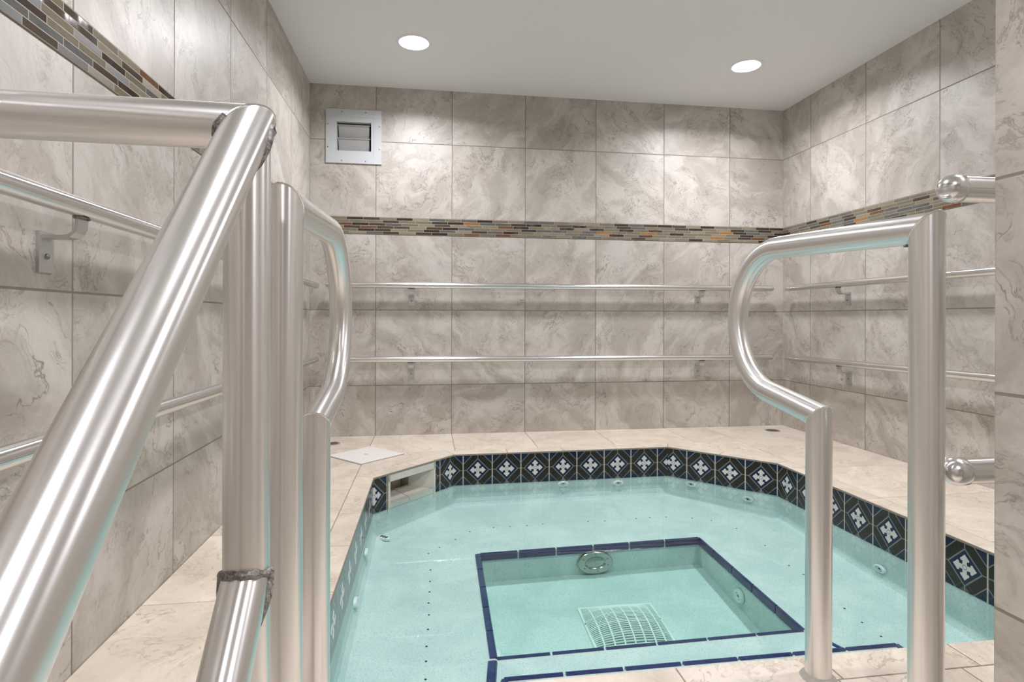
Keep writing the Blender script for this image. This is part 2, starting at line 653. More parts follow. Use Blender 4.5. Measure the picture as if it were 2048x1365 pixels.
# mosaic border on three walls, standing 2 mm proud
e = 0.003
o = quad_wall('trim_1', [(XL, YB - e, ZM0 + 0.001), (XR, YB - e, ZM0 + 0.001), (XR, YB - e, ZM1 - 0.001), (XL, YB - e, ZM1 - 0.001)],
              [(0, 0), (XR - XL, 0), (XR - XL, GAP), (0, GAP)], M['mosaic_b'], (0, e + 0.004, 0))
o = quad_wall('trim_2', [(XL + e, YR, ZM0 + 0.001), (XL + e, YB, ZM0 + 0.001), (XL + e, YB, ZM1 - 0.001), (XL + e, YR, ZM1 - 0.001)],
              [(0, 0), (YB - YR, 0), (YB - YR, GAP), (0, GAP)], M['mosaic_l'], (-e - 0.004, 0, 0))
o = quad_wall('trim_3', [(XR - e, YB, ZM0 + 0.001), (XR - e, YP1, ZM0 + 0.001), (XR - e, YP1, ZM1 - 0.001), (XR - e, YB, ZM1 - 0.001)],
              [(0, 0), (YB - YP1, 0), (YB - YP1, GAP), (0, GAP)], M['mosaic_r'], (e + 0.004, 0, 0))

# ------------------------------------------------------------------ pool outline and deck
POOL = [(-0.17, 1.11), (1.642, 1.11), (1.722, 1.19), (1.722, 2.635), (1.328, 3.058), (0.128, 3.03), (-0.25, 2.635), (-0.25, 1.19)]


def offset_poly(poly, d):
    """move every edge of a ccw polygon inward by d"""
    n = len(poly)
    P = [Vector(p) for p in poly]
    out = []
    for i in range(n):
        a, b, c = P[i - 1], P[i], P[(i + 1) % n]
        e1, e2 = (b - a).normalized(), (c - b).normalized()
        n1, n2 = Vector((-e1.y, e1.x)), Vector((-e2.y, e2.x))
        k = n1 + n2
        k = k / (k.dot(n1)) if k.length > 1e-6 else n1
        out.append(b + k * d)
    return out


def clip(poly, p, n):
    """keep the side of the line through p that n points to"""
    out = []
    for i in range(len(poly)):
        a, b = Vector(poly[i]), Vector(poly[(i + 1) % len(poly)])
        da, db = (a - p).dot(n), (b - p).dot(n)
        if da >= 0: out.append(a)
        if (da >= 0) != (db >= 0): out.append(a + (b - a) * (da / (da - db)))
    return out


def ccw(poly):
    s = sum(poly[i][0] * poly[(i + 1) % len(poly)][1] - poly[(i + 1) % len(poly)][0] * poly[i][1] for i in range(len(poly)))
    return poly if s > 0 else list(reversed(poly))


def strips(poly, axis, cuts):
    """split a convex polygon at x or y = cuts"""
    ax = Vector((1, 0)) if axis == 'x' else Vector((0, 1))
    cs = [-99.0] + sorted(cuts) + [99.0]
    res = []
    for a, b in zip(cs, cs[1:]):
        q = clip(clip(poly, ax * a, ax), ax * b, -ax)
        if len(q) >= 3: res.append(q)
    return res


CW = 0.076
OUT = offset_poly(POOL, -CW)
INN = offset_poly(POOL, 0.006)
xo0, xo1, yo0, yo1 = OUT[7].x, OUT[2].x, OUT[0].y, max(OUT[4].y, OUT[5].y)
y_end = 0.50
tiles = []
tiles += strips([(XL, y_end), (xo0, y_end), (xo0, YB), (XL, YB)], 'y', [1.54 - 2 * TILE, 1.54 - TILE, 1.54, 2.0, 2.46, 2.92, 3.26])
tiles += strips([(xo0, OUT[5].y), (OUT[5].x, OUT[5].y), (OUT[4].x, OUT[4].y), (xo1, OUT[4].y), (xo1, YB), (xo0, YB)], 'x', [0.14, 0.60, 1.05, 1.525])
tiles += strips([(xo1, YP1), (XR, YP1), (XR, YB), (xo1, YB)], 'y', [1.145, 1.607, 2.067, 2.525, 2.985])
tiles += strips([(xo0, y_end), (XP, y_end), (XP, yo0), (xo0, yo0)], 'x', [-0.295, 0.165, 0.625])
tiles += strips([(XP, YP1), (xo1, YP1), (xo1, yo0), (XP, yo0)], 'x', [1.085, 1.545])
tiles += [[OUT[6], OUT[5], (xo0, OUT[5].y)], [OUT[4], OUT[3], (xo1, OUT[4].y)], [(xo0, yo0), OUT[0], OUT[7]], [OUT[1], (xo1, yo0), OUT[2]]]
SEGS = [4, 2, 4, 2, 4, 2, 4, 2]
for i in range(8):                       # the narrow coping course round the pool
    j = (i + 1) % 8
    a, b, c, d = INN[i], INN[j], OUT[j], OUT[i]
    if i == 0: cuts = [(x - a.x) / (b.x - a.x) for x in (0.187, 0.502, 0.818, 1.133)]
    elif i == 6: cuts = [(y - a.y) / (b.y - a.y) for y in (2.467, 2.165, 1.858, 1.549)]
    elif i == 4: cuts = [(x - a.x) / (b.x - a.x) for x in (1.03, 0.723, 0.417)]
    else:
        n = max(1, round((b - a).length / 0.30))
        cuts = [(k + 1) / n for k in range(n - 1)]
    cuts = [0.0] + cuts + [1.0]
    eo = (d - a).dot((b - a).normalized()) / (b - a).length
    for t0, t1 in zip(cuts, cuts[1:]):
        o0 = d if t0 == 0 else d + (c - d) * ((t0 - eo) / (1 - 2 * eo))
        o1 = c if t1 == 1 else d + (c - d) * ((t1 - eo) / (1 - 2 * eo))
        tiles.append([a + (b - a) * t0, a + (b - a) * t1, o1, o0])

bm = bmesh.new()
lay = bm.faces.layers.float.new('tid')
for k, t in enumerate(tiles):
    t = ccw([Vector(q[:2]) for q in t])
    s = offset_poly(t, 0.0016)
    fs = add_prism(bm, [q for q in s], -0.0095, 0.0)
    for f in fs: f[lay] = k * 1.37 + 0.5
floor = struct(obj('floor', bm, M['deck']))
mod = floor.modifiers.new('edge', 'BEVEL')
mod.width = 0.0015
mod.segments = 2
bm = bmesh.new()
for t in tiles:
    add_prism(bm, ccw([Vector(q[:2]) for q in t]), -0.0093, -0.0022)
g = struct(obj('floor_grout', bm, M['grout']))
# stairs that lead up to the deck, behind the viewer's feet
bm = bmesh.new()
lay = bm.faces.layers.float.new('tid')
for k in range(5):
    for f in add_prism(bm, [(XL, y_end - 0.28 * (k + 1)), (XP + 0.4, y_end - 0.28 * (k + 1)), (XP + 0.4, y_end - 0.28 * k), (XL, y_end - 0.28 * k)], ZS - 0.1, -0.17 * (k + 1)):
        f[lay] = 40 + k
struct(obj('floor_steps', bm, M['deck']))
bm = bmesh.new()
lay = bm.faces.layers.float.new('tid')
add_box(bm, XL, YR, ZS - 0.1, XR, YP0, ZS)
struct(obj('floor_hall', bm, M['deck']))
bm = bmesh.new()
lay = bm.faces.layers.float.new('tid')
add_box(bm, XP, YP0, ZS, XR, YP0 + 0.05, 0.0)
struct(obj('wall_plinth', bm, M['deck']))

# ------------------------------------------------------------------ hot tub
TUB = thing('hot_tub', 'octagonal sunken hot tub with pale plaster seat, patterned waterline tiles and square footwell', 'hot tub', (0.736, 2.07, 0))


def loc(p): return Vector(p) - TUB.location


def seat_z(y): return -0.262 - (3.05 - y) * 0.030


# opening of the skimmer, measured along the back-left chamfer from its left corner
CH0, CH1 = Vector(POOL[6]), Vector(POOL[5])
CHD = (CH1 - CH0).normalized()
CHL = (CH1 - CH0).length
CHN = Vector((CHD.y, -CHD.x))          # into the pool
SK0, SK1 = 0.090, 0.405
WELL = [(0.200, 1.700), (1.214, 1.716), (1.214, 2.452), (0.212, 2.412)]
STEP = [(0.188, 1.10), (1.310, 1.10), (1.310, 1.447), (0.188, 1.447)]
ZSTEP = -0.205


def well_floor(y): return -0.400 - (2.43 - y) * 0.085


def build_shell():
    bm = bmesh.new()
    d = TUB.location
    rings = []
    prof = [(0.0, -0.0095, None), (0.0, -0.16, None), (0.0, None, 0.055), (0.006, None, 0.032), (0.020, None, 0.012), (0.050, None, 0.0)]
    for ins, z, dz in prof:
        pts = offset_poly(POOL, ins)
        # extra corners either side of the skimmer mouth
        q = []
        for i, p in enumerate(pts):
            q.append(p)
            if i == 6: pass
        e0, e1 = pts[5], pts[6]
        s1 = pts[6] + CHD * SK1
        s0 = pts[6] + CHD * SK0
        ring = pts[:6] + [s1, s0] + pts[6:]
        rings.append([bm.verts.new((p.x - d.x, p.y - d.y, z if z is not None else seat_z(p.y) + dz)) for p in ring])
    n = len(rings[0])
    for i, (a, b) in enumerate(zip(rings, rings[1:])):
        for k in range(n):
            if i == 0 and k == 6: continue          # mouth of the skimmer
            bm.faces.new((a[k], a[(k + 1) % n], b[(k + 1) % n], b[k]))
    # seat with the well cut out
    inner = rings[-1]
    wv = [bm.verts.new((x - d.x, y - d.y, seat_z(y))) for x, y in WELL]
    edges = [bm.edges.get((inner[k], inner[(k + 1) % n])) for k in range(n)]
    edges += [bm.edges.new((wv[k], wv[(k + 1) % 4])) for k in range(4)]
    bmesh.ops.triangle_fill(bm, use_beauty=True, edges=edges)
    fv = [bm.verts.new((x - d.x, y - d.y, well_floor(y))) for x, y in WELL]
    for k in range(4): bm.faces.new((wv[k], wv[(k + 1) % 4], fv[(k + 1) % 4], fv[k]))
    bm.faces.new(fv)
    return bm


shell = obj('basin', build_shell(), M['plaster'], TUB)
bm = bmesh.new()
add_prism(bm, [loc((*p, 0))[:2] for p in STEP], -0.33, ZSTEP)
bevel(bm, 0.004, 1)
obj('entry_step', bm, M['plaster'], TUB)

# waterline tile band, a strip 4 mm thick on each side of the octagon
bm = bmesh.new()
uvl = uv_layer(bm)
EPS = 0.004
inr = offset_poly(POOL, EPS)
FIRST = {4: 0.155 - 0.155 * 0.70, 3: 0.155 * 0.29, 2: 0.0, 5: 0.06, 6: 0.03}


def band_piece(a, b, u0, u1, z0=-0.0095, z1=-0.1645):
    vs = [bm.verts.new(loc((*p, z))) for p, z in ((a, z1), (b, z1), (b, z0), (a, z0))]
    f = bm.faces.new(vs)
    for lp, w in zip(f.loops, ((u0, -0.155), (u1, -0.155), (u1, 0), (u0, 0))): lp[uvl].uv = w


for i in range(8):
    j = (i + 1) % 8
    a, b = inr[i], inr[j]
    L = (b - a).length
    off = {0: 0.0, 1: 0.0, 2: 0.155 - (L % 0.155), 3: 0.0, 4: 0.155 - (L % 0.155) + 0.05, 5: 0.05, 6: 0.0815, 7: 0.0}[i]
    if i == 5:
        t = (b - a).normalized()
        l0, l1 = L - SK1, L - SK0
        band_piece(a, a + t * l0, off, off + l0)
        band_piece(a + t * l1, b, 0.0815 - SK0, 0.0815)
    else:
        band_piece(a, b, off, off + L)
obj('waterline_tiles', bm, M['band'], TUB)


# skimmer mouth
def sk(s, depth, z):
    p = CH0 + CHD * s - CHN * depth
    return loc((p.x, p.y, z))


def sk_box(bm, s0, s1, d0, d1, z0, z1):
    vs = [bm.verts.new(sk(s, d, z)) for z in (z0, z1) for d in (d0, d1) for s in (s0, s1)]
    for f in ((0, 2, 3, 1), (4, 5, 7, 6), (0, 1, 5, 4), (2, 6, 7, 3), (0, 4, 6, 2), (1, 3, 7, 5)): bm.faces.new([vs[i] for i in f])


SKM = bpy.data.objects.new('skimmer', None)
COL.objects.link(SKM)
SKM.parent = TUB
bm = bmesh.new()
sk_box(bm, SK0, SK1, -0.004, 0.012, -0.044, -0.0098)
bevel(bm, 0.002, 1)
obj('lintel', bm, M['stone'], SKM)
bm = bmesh.new()
sk_box(bm, SK0 - 0.001, SK0 + 0.014, -0.004, 0.10, -0.19, -0.0098)
obj('jamb', bm, M['stone'], SKM)
bm = bmesh.new()                                    # splayed side wall
q = [(SK1 + 0.003, -0.004), (SK1 - 0.008, -0.004), (SK1 - 0.085, 0.10), (SK1 + 0.003, 0.10)]
lo = [bm.verts.new(sk(s_, d_, -0.19)) for s_, d_ in q]
hi = [bm.verts.new(sk(s_, d_, -0.0098)) for s_, d_ in q]
bm.faces.new(lo)
bm.faces.new(hi)
for i in range(4): bm.faces.new((lo[i], lo[(i + 1) % 4], hi[(i + 1) % 4], hi[i]))
obj('jamb', bm, M['stone'], SKM)
bm = bmesh.new()
for s0, s1 in ((SK0 + 0.014, SK0 + 0.135), (SK0 + 0.139, SK1 - 0.014)):
    vs = [bm.verts.new(sk(s, d, z)) for s, d, z in ((s0, -0.003, -0.146), (s1, -0.003, -0.146), (s1, 0.104, -0.124), (s0, 0.104, -0.124))]
    v2 = [bm.verts.new(v.co + Vector((0, 0, -0.02))) for v in vs]
    bm.faces.new(vs)
    for i in range(4): bm.faces.new((vs[i], v2[i], v2[(i + 1) % 4], vs[(i + 1) % 4]))
obj('sill_tile', bm, M['stone'], SKM)
bm = bmesh.new()                                    # tan throat behind the mouth
q = [(SK0 + 0.014, 0.10), (SK1 - 0.085, 0.10), (SK1 - 0.085, 0.26), (SK0 + 0.014, 0.26)]
lo = [bm.verts.new(sk(s, d, -0.150)) for s, d in q]
hi = [bm.verts.new(sk(s, d, -0.040)) for s, d in q]
bm.faces.new(lo)
bm.faces.new(hi)
for i in (1, 2, 3): bm.faces.new((lo[i], lo[(i + 1) % 4], hi[(i + 1) % 4], hi[i]))
obj('throat', bm, M['tan'], SKM)
bm = bmesh.new()
sk_box(bm, SK0 + 0.018, SK1 - 0.090, 0.150, 0.157, -0.145, -0.080)
bevel(bm, 0.002, 1)
obj('weir_flap', bm, M['tan'], SKM)
bm = bmesh.new()
sk_box(bm, SK0, SK1, 0.012, 0.27, -0.044, -0.036)
obj('soffit', bm, M['stone'], SKM)


# navy nosing tiles
def trim_run(p0, p1, inward, zf, top_w, drop, pitch=0.157, flip=False):
    """bullnose pieces along p0-p1 (world xy); inward points to the open side"""
    a, b = Vector(p0), Vector(p1)
    L = (b - a).length
    t = (b - a).normalized()
    inn = Vector(inward).normalized()
    n = max(1, round(L / pitch))
    for k in range(n):
        s0, s1 = L * k / n + 0.004, L * (k + 1) / n - 0.004
        bm = bmesh.new()
        prof = [(-top_w, 0.0005), (-top_w, 0.0035), (-top_w * 0.2, 0.006), (0.003, 0.005), (0.006, 0.0), (0.006, -drop), (0.0005, -drop)]
        ends = []
        for s in (s0, s1):
            c = a + t * s
            ends.append([bm.verts.new(loc((c.x + inn.x * w, c.y + inn.y * w, zf(c.y) + h))) for w, h in prof])
        m = len(prof)
        for i in range(m):
            bm.faces.new((ends[0][i], ends[0][(i + 1) % m], ends[1][(i + 1) % m], ends[1][i]))
        bm.faces.new(ends[0])
        bm.faces.new(list(reversed(ends[1])))
        obj('trim_tile', bm, M['navy'], TUB)


trim_run(WELL[3], WELL[2], (0, -1), seat_z, 0.008, 0.026)
trim_run(WELL[0], WELL[3], (1, 0), seat_z, 0.018, 0.020)
trim_run(WELL[1], WELL[2], (-1, 0), seat_z, 0.006, 0.026)
trim_run(WELL[0], WELL[1], (0, 1), seat_z, 0.006, 0.012)
zs = lambda y: ZSTEP
trim_run(STEP[3], STEP[2], (0, 1), zs, 0.008, 0.014, 0.155)
trim_run((1.310, 1.30), STEP[2], (1, 0), zs, 0.008, 0.014)
trim_run((0.188, 1.30), STEP[3], (-1, 0), zs, 0.012, 0.014)
trim_run((0.165, 1.48), (0.198, 1.69), (1, -0.15), seat_z, 0.022, 0.004)
trim_run((1.268, 1.60), (1.222, 1.71), (-1, -0.4), seat_z, 0.008, 0.004)

# air holes in the seat
import_holes = [(857, 1108), (861, 1141), (860, 1164), (859, 1185), (857, 1207), (858, 1231), (856, 1260), (853, 1294), (852, 1324), (851, 1360),
                (879, 1096), (911, 1080), (940, 1064), (987, 1056), (1020, 1054), (1054, 1052), (1086, 1049), (1176, 1044), (1210, 1043),
                (1272, 1038), (1300, 1036), (1332, 1035), (1384, 1037), (1423, 1042), (1473, 1058), (1530, 1092), (1578, 1132),
                (1607, 1150), (1634, 1181), (1689, 1218), (1724, 1246), (1762, 1274)]
CAMV = Vector((0, 0, 0.7159))


def bench_point(u, v):
    """where the sight line through a photo pixel meets the bench"""
    f, th = 1146.1, 0.1437
    a, b = (u - 1024) / f, (v - 637.4) / f
    a, b = a + b * 0.0026, b - a * 0.0026
    dx, dy, dz = a * math.cos(th) + math.sin(th), -a * math.sin(th) + math.cos(th), -b
    t = 1.0
    for _ in range(20): t = (seat_z(dy * t) - 0.7159) / dz
    return dx * t, dy * t


for u, v in import_holes:
    x, y = bench_point(u, v)
    bm = bmesh.new()
    add_lathe(bm, [(0.0, 0.0009), (0.0032, 0.0009), (0.0038, 0.0)], 10, Matrix.Translation(loc((x, y, seat_z(y) + 0.0004))))
    obj('air_hole', bm, M['dark'], TUB)


# jets: a white eyelet ring and a nozzle in it
def jet(x, y, z, n, r=0.029, sq=0.5):
    mt = Matrix.Translation(loc((x, y, z))) @ Matrix.Diagonal((1, 1, sq, 1)) @ axis_to(n)
    bm = bmesh.new()
    add_lathe(bm, [(r, -0.003), (r, 0.004), (r * 0.86, 0.009), (r * 0.62, 0.010), (r * 0.50, 0.004), (r * 0.50, -0.003)], 28, mt)
    o = obj('jet', bm, M['white'], TUB, True)
    bm = bmesh.new()
    add_lathe(bm, [(r * 0.50, 0.002), (r * 0.42, 0.008), (r * 0.30, 0.007), (r * 0.26, 0.0)], 20, mt)
    obj('nozzle', bm, M['white'], o, True)
    bm = bmesh.new()
    add_lathe(bm, [(0.0, 0.0015), (r * 0.5, 0.0015)], 20, mt)
    obj('bore', bm, M['dark'], o)


cr = Vector((Vector(POOL[4]) - Vector(POOL[3])))
crn = Vector((-cr.y, cr.x, 0)).normalized()
nb = (0.02, -1, 0)
jet(0.722, 3.040, -0.181, nb)
jet(1.035, 3.048, -0.191, nb)
jet(1.418, 2.956, -0.186, crn)
jet(1.622, 2.736, -0.208, crn)
jet(1.718, 1.975, -0.242, (-1, 0, 0))
jet(-0.246, 2.33, -0.215, (1, 0, 0))
jet(-0.246, 1.99, -0.245, (1, 0, 0))
jet(1.208, 2.098, -0.372, (-1, 0, 0), 0.031, 0.85)
jet(0.212, 1.76, -0.34, (1, 0, 0), 0.031, 0.85)
p = CH0 + CHD * 0.07
# a slotted suction fitting low on the skimmer side
x, y = bench_point(768, 1080)
mt = Matrix.Translation(loc((x, y, seat_z(y) + 0.006))) @ Matrix.Rotation(-0.75, 4, 'Z') @ Matrix.Diagonal((1.0, 0.42, 1, 1))
bm = bmesh.new()
add_lathe(bm, [(0.034, -0.004), (0.034, 0.004), (0.028, 0.006), (0.0, 0.007)], 24, mt)
o = obj('suction_fitting', bm, M['white'], TUB, True)
bm = bmesh.new()
for k in (-1, 0, 1): add_box(bm, k * 0.014 - 0.004, -0.018, 0.006, k * 0.014 + 0.004, 0.018, 0.0085, mt)
obj('slot', bm, M['dark'], o)

# underwater light in the far wall of the well
PL = thing('pool_light', 'round chrome underwater light in the far wall of the footwell', 'light', (0.719, 2.425, -0.348))
sq = Matrix.Diagonal((1, 1, 0.60, 1)) @ axis_to((0.03, -1, 0))
bm = bmesh.new()
add_lathe(bm, [(0.080, -0.006), (0.080, 0.008), (0.077, 0.011), (0.048, 0.012), (0.044, 0.008), (0.040, 0.006)], 44, sq)
obj('face_ring', bm, M['chrome'], PL, True)
bm = bmesh.new()
add_lathe(bm, [(0.0, 0.011), (0.018, 0.0105), (0.032, 0.009), (0.040, 0.006), (0.040, -0.004)], 32, sq)
obj('lens', bm, simple('light_glass', (0.45, 0.46, 0.42), 0.12, 0.6, nscale=90, var=0.4), PL, True)
for a in (0.5, 1.6, 2.7, 3.8, 4.9, 6.0):
    bm = bmesh.new()
    add_lathe(bm, [(0.0, 0.0135), (0.003, 0.013), (0.0035, 0.010)], 8, sq @ Matrix.Translation((0.060 * math.cos(a), 0.060 * math.sin(a), 0.001)))
    obj('screw', bm, M['screw'], PL)

# domed drain grate on the well floor
DR = thing('drain_grate', 'white domed square drain grate on the footwell floor', 'drain cover', (0.726, 2.055, well_floor(2.055)))
DR.rotation_euler = (math.atan(0.085), 0, 0.0)
GW, GH = 0.150, 0.125


def dome(x, y): return 0.004 + 0.042 * max(0.0, (1 - (x / GW) ** 2)) ** 0.8 * max(0.0, (1 - (y / GH) ** 2)) ** 0.8


def grate_bar(bm, pts, w, h=0.004):
    P = [Vector((x, y, dome(x, y))) for x, y in pts]
    rows = []
    for i, p in enumerate(P):
        t = (P[min(i + 1, len(P) - 1)] - P[max(i - 1, 0)]).normalized()
        s = Vector((-t.y, t.x, 0)).normalized() * w / 2
        rows.append([bm.verts.new(p - s), bm.verts.new(p + s), bm.verts.new(p + s - Vector((0, 0, h))), bm.verts.new(p - s - Vector((0, 0, h)))])
    for a, b in zip(rows, rows[1:]):
        for i in range(4): bm.faces.new((a[i], a[(i + 1) % 4], b[(i + 1) % 4], b[i]))


bm = bmesh.new()
add_box(bm, -GW, -GH, -0.002, GW, -GH + 0.007, 0.006)
add_box(bm, -GW, GH - 0.007, -0.002, GW, GH, 0.006)
add_box(bm, -GW, -GH + 0.007, -0.002, -GW + 0.009, GH - 0.007, 0.006)
add_box(bm, GW - 0.009, -GH + 0.007, -0.002, GW, GH - 0.007, 0.006)
obj('frame', bm, M['grate'], DR)
bm = bmesh.new()
for k in range(1, 8):
    x = -GW + 2 * GW * k / 8
    grate_bar(bm, [(x, -GH + 2 * GH * j / 14) for j in range(15)], 0.0050)
for k in range(1, 5):
    y = -GH + 2 * GH * k / 5
    grate_bar(bm, [(-GW + 2 * GW * j / 16, y) for j in range(17)], 0.0046)
obj('ribs', bm, M['grate'], DR)
bm = bmesh.new()
for k in range(1, 30):
    if k % 6 == 0: continue
    y = -GH + 2 * GH * k / 30
    grate_bar(bm, [(-GW + 2 * GW * j / 16, y) for j in range(17)], 0.0032, 0.003)
obj('slats', bm, M['grate'], DR)
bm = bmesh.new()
add_box(bm, -GW + 0.008, -GH + 0.006, -0.001, GW - 0.008, GH - 0.006, 0.0012)  # flat tinted plate: the shade below the grate is put into its colour
obj('sump_shade', bm, simple('sump_shadow', (0.30, 0.36, 0.36), 0.7), DR)
for x, y in ((-GW + 0.0045, 0.02), (GW - 0.0045, 0.02), (-0.02, GH - 0.0035)):
    bm = bmesh.new()
    add_lathe(bm, [(0.0, 0.0075), (0.0035, 0.0065), (0.0035, 0.004)], 10, Matrix.Translation((x, y, 0)))
    obj('screw', bm, M['dark'], DR)

# the water itself
bm = bmesh.new()
add_prism(bm, [(p.x, p.y) for p in offset_poly(POOL, -0.012)], -0.62, ZW)
w = obj('water', bm, M['water'])
tag(w, 'clear still teal water filling the hot tub', 'water', kind='stuff')

# ------------------------------------------------------------------ deck fittings
LID = thing('skimmer_lid', 'white square skimmer lid set diagonally in the deck behind the hot tub corner', 'lid', (-0.324, 3.068, 0))
LID.rotation_euler = (0, 0, math.radians(43.5))
bm = bmesh.new()
add_box(bm, -0.136, -0.136, -0.002, 0.136, 0.136, 0.005)
bevel(bm, 0.0025, 2)
obj('cover', bm, M['lid'], LID)
bm = bmesh.new()
add_lathe(bm, [(0.0, 0.0056), (0.011, 0.0056), (0.011, 0.004)], 16)
obj('finger_hole', bm, M['tan'], LID)
bm = bmesh.new()
for a, b, c, d in ((-0.141, -0.141, 0.141, -0.1365), (-0.141, 0.1365, 0.141, 0.141), (-0.141, -0.1365, -0.1365, 0.1365), (0.1365, -0.1365, 0.141, 0.1365)):
    add_box(bm, a, b, -0.002, c, d, 0.0015)
obj('rim', bm, M['grout'], LID)


def deck_drain(x, y, label, rot):
    t = thing('deck_drain', label, 'drain', (x, y, 0), 'drains in the back corners of the deck')
    t.rotation_euler = (0, 0, rot)
    bm = bmesh.new()
    add_lathe(bm, [(0.046, -0.001), (0.046, 0.0025), (0.040, 0.0035), (0.037, 0.0015), (0.0, 0.0015)], 28)
    obj('rim', bm, M['bracket'], t, True)
    bm = bmesh.new()
    for k in range(-3, 4):
        w_ = math.sqrt(0.036 ** 2 - (k * 0.0095) ** 2)
        add_box(bm, -w_, k * 0.0095 - 0.0033, 0.001, w_, k * 0.0095 + 0.0033, 0.0034)
    obj('grille', bm, M['drain'], t)


deck_drain(-0.545, 3.372, 'small dark metal drain in the deck by the back left corner', 0.3)
deck_drain(2.182, 3.398, 'small dark metal drain in the deck by the back right corner', -0.4)

# ------------------------------------------------------------------ ceiling lamps
lamp_names = ['glowing recessed ceiling light nearer the left wall, above the wall vent side', 'glowing recessed ceiling light nearer the right wall',
              'unseen recessed ceiling light added over the stair handrail', 'unseen recessed ceiling light added over the right side of the pool entrance',
              'unseen recessed fill light added over the stairs', 'unseen recessed fill light added in the hall behind the partition']
for (x, y), lab, watts in zip(LAMPS, lamp_names, LAMP_W):
    t = thing('ceiling_light', lab, 'ceiling light', (x, y, ZC), 'recessed ceiling lights')
    bm = bmesh.new()
    add_lathe(bm, [(0.0, -0.004), (0.072, -0.004), (0.0745, -0.001)], 40)
    obj('lens', bm, M['lens'], t, True)
    bm = bmesh.new()
    add_lathe(bm, [(0.0745, 0.001), (0.0745, -0.004), (0.080, -0.006), (0.088, -0.004), (0.091, 0.0)], 40)
    obj('trim_ring', bm, M['ceiling'], t, True)
    ld = bpy.data.lights.new('lamp', 'AREA')
    ld.shape = 'DISK'
    ld.size = 0.15
    ld.energy = watts
    ld.color = LAMP_COL
    ld.spread = math.radians(154)
    lo_ = bpy.data.objects.new('lamp', ld)
    COL.objects.link(lo_)
    lo_.parent = t
    lo_.location = (0, 0, -0.009)

# ------------------------------------------------------------------ wall vent
V = thing('wall_vent', 'square grey metal vent with two open louvres high on the back wall', 'vent', (-0.452, YB, 1.8125))


def frame_bm(ox, oz, ix, iz, y0, y1, cx=0.0, cz=0.0):
    bm = bmesh.new()
    add_box(bm, -ox, y1, -oz, ox, y0, -iz + cz)
    add_box(bm, -ox, y1, iz + cz, ox, y0, oz)
    add_box(bm, -ox, y1, -iz + cz, -ix + cx, y0, iz + cz)
    add_box(bm, ix + cx, y1, -iz + cz, ox, y0, iz + cz)
    return bm


obj('flange', frame_bm(0.1635, 0.1625, 0.118, 0.118, 0.0, -0.010), M['ventpaint'], V)
obj('inner_frame', frame_bm(0.119, 0.119, 0.102, 0.087, 0.004, -0.008), M['ventpaint'], V)
bm = bmesh.new()
add_box(bm, -0.1025, 0.118, -0.0875, 0.1025, 0.120, 0.0875)
obj('backing', bm, M['dark'], V)
bm = bmesh.new()
add_box(bm, -0.1025, 0.004, -0.0875, -0.0995, 0.118, 0.0875)
add_box(bm, 0.0995, 0.004, -0.0875, 0.1025, 0.118, 0.0875)
add_box(bm, -0.0995, 0.004, -0.0875, 0.0995, 0.118, -0.0845)
add_box(bm, -0.0995, 0.004, 0.0845, 0.0995, 0.118, 0.0875)
obj('housing', bm, M['slat'], V)
for zc in (0.034, -0.046):
    bm = bmesh.new()
    mt = Matrix.Translation((-0.003, 0.030, zc)) @ Matrix.Rotation(0.42, 4, 'X')
    add_box(bm, -0.091, -0.001, -0.044, 0.091, 0.001, 0.044, mt)
    add_box(bm, -0.096, -0.006, 0.041, 0.096, 0.001, 0.046, mt)
    obj('louvre', bm, M['slat'], V)
    bm = bmesh.new()
    add_lathe(bm, [(0.0, 0.004), (0.003, 0.003), (0.003, 0.0)], 8, mt @ Matrix.Translation((0.0, -0.006, 0.043)) @ axis_to((0, -1, 0)))
    obj('screw', bm, M['screw'], V)
for x, z in ((-0.070, 0.148), (0.070, 0.146), (-0.070, -0.147), (0.070, -0.148), (-0.151, 0.070), (-0.151, -0.068), (0.151, 0.066), (0.151, -0.070)):
    bm = bmesh.new()
    add_lathe(bm, [(0.0, 0.0135), (0.0035, 0.0125), (0.0042, 0.010)], 10, Matrix.Translation((x, 0, z)) @ axis_to((0, -1, 0)))
    obj('screw', bm, M['screw'], V)


# ------------------------------------------------------------------ rails on the walls
RR = 0.0185
STAND = 0.065


def rounded(p0, p1, r, n=6):
    """points and radii of a rod with half-round ends"""
    p0, p1 = Vector(p0), Vector(p1)
    t = (p1 - p0).normalized()
    pts, rad = [], []
    for k in range(n + 1):
        a = PI / 2 * k / n
        pts.append(p0 + t * r * 0.9 * (1 - math.cos(PI / 2 - a) if False else 1 - math.cos(a) * 1.0 if False else (1 - math.cos(0) if False else 1 - math.sin(PI / 2 - a))))
        rad.append(max(0.0012, r * math.sin(a)))
    # k=0 at the tip
    q = []
    for k in range(n + 1):
        a = PI / 2 * k / n
        q.append((p0 + t * r * (1 - math.cos(a)), max(0.0012, r * math.sin(a))))
    q2 = [(p1 - t * r * (1 - math.cos(PI / 2 * k / n)), max(0.0012, r * math.sin(PI / 2 * k / n))) for k in range(n, -1, -1)]
    return [a for a, _ in q + q2], [b for _, b in q + q2]


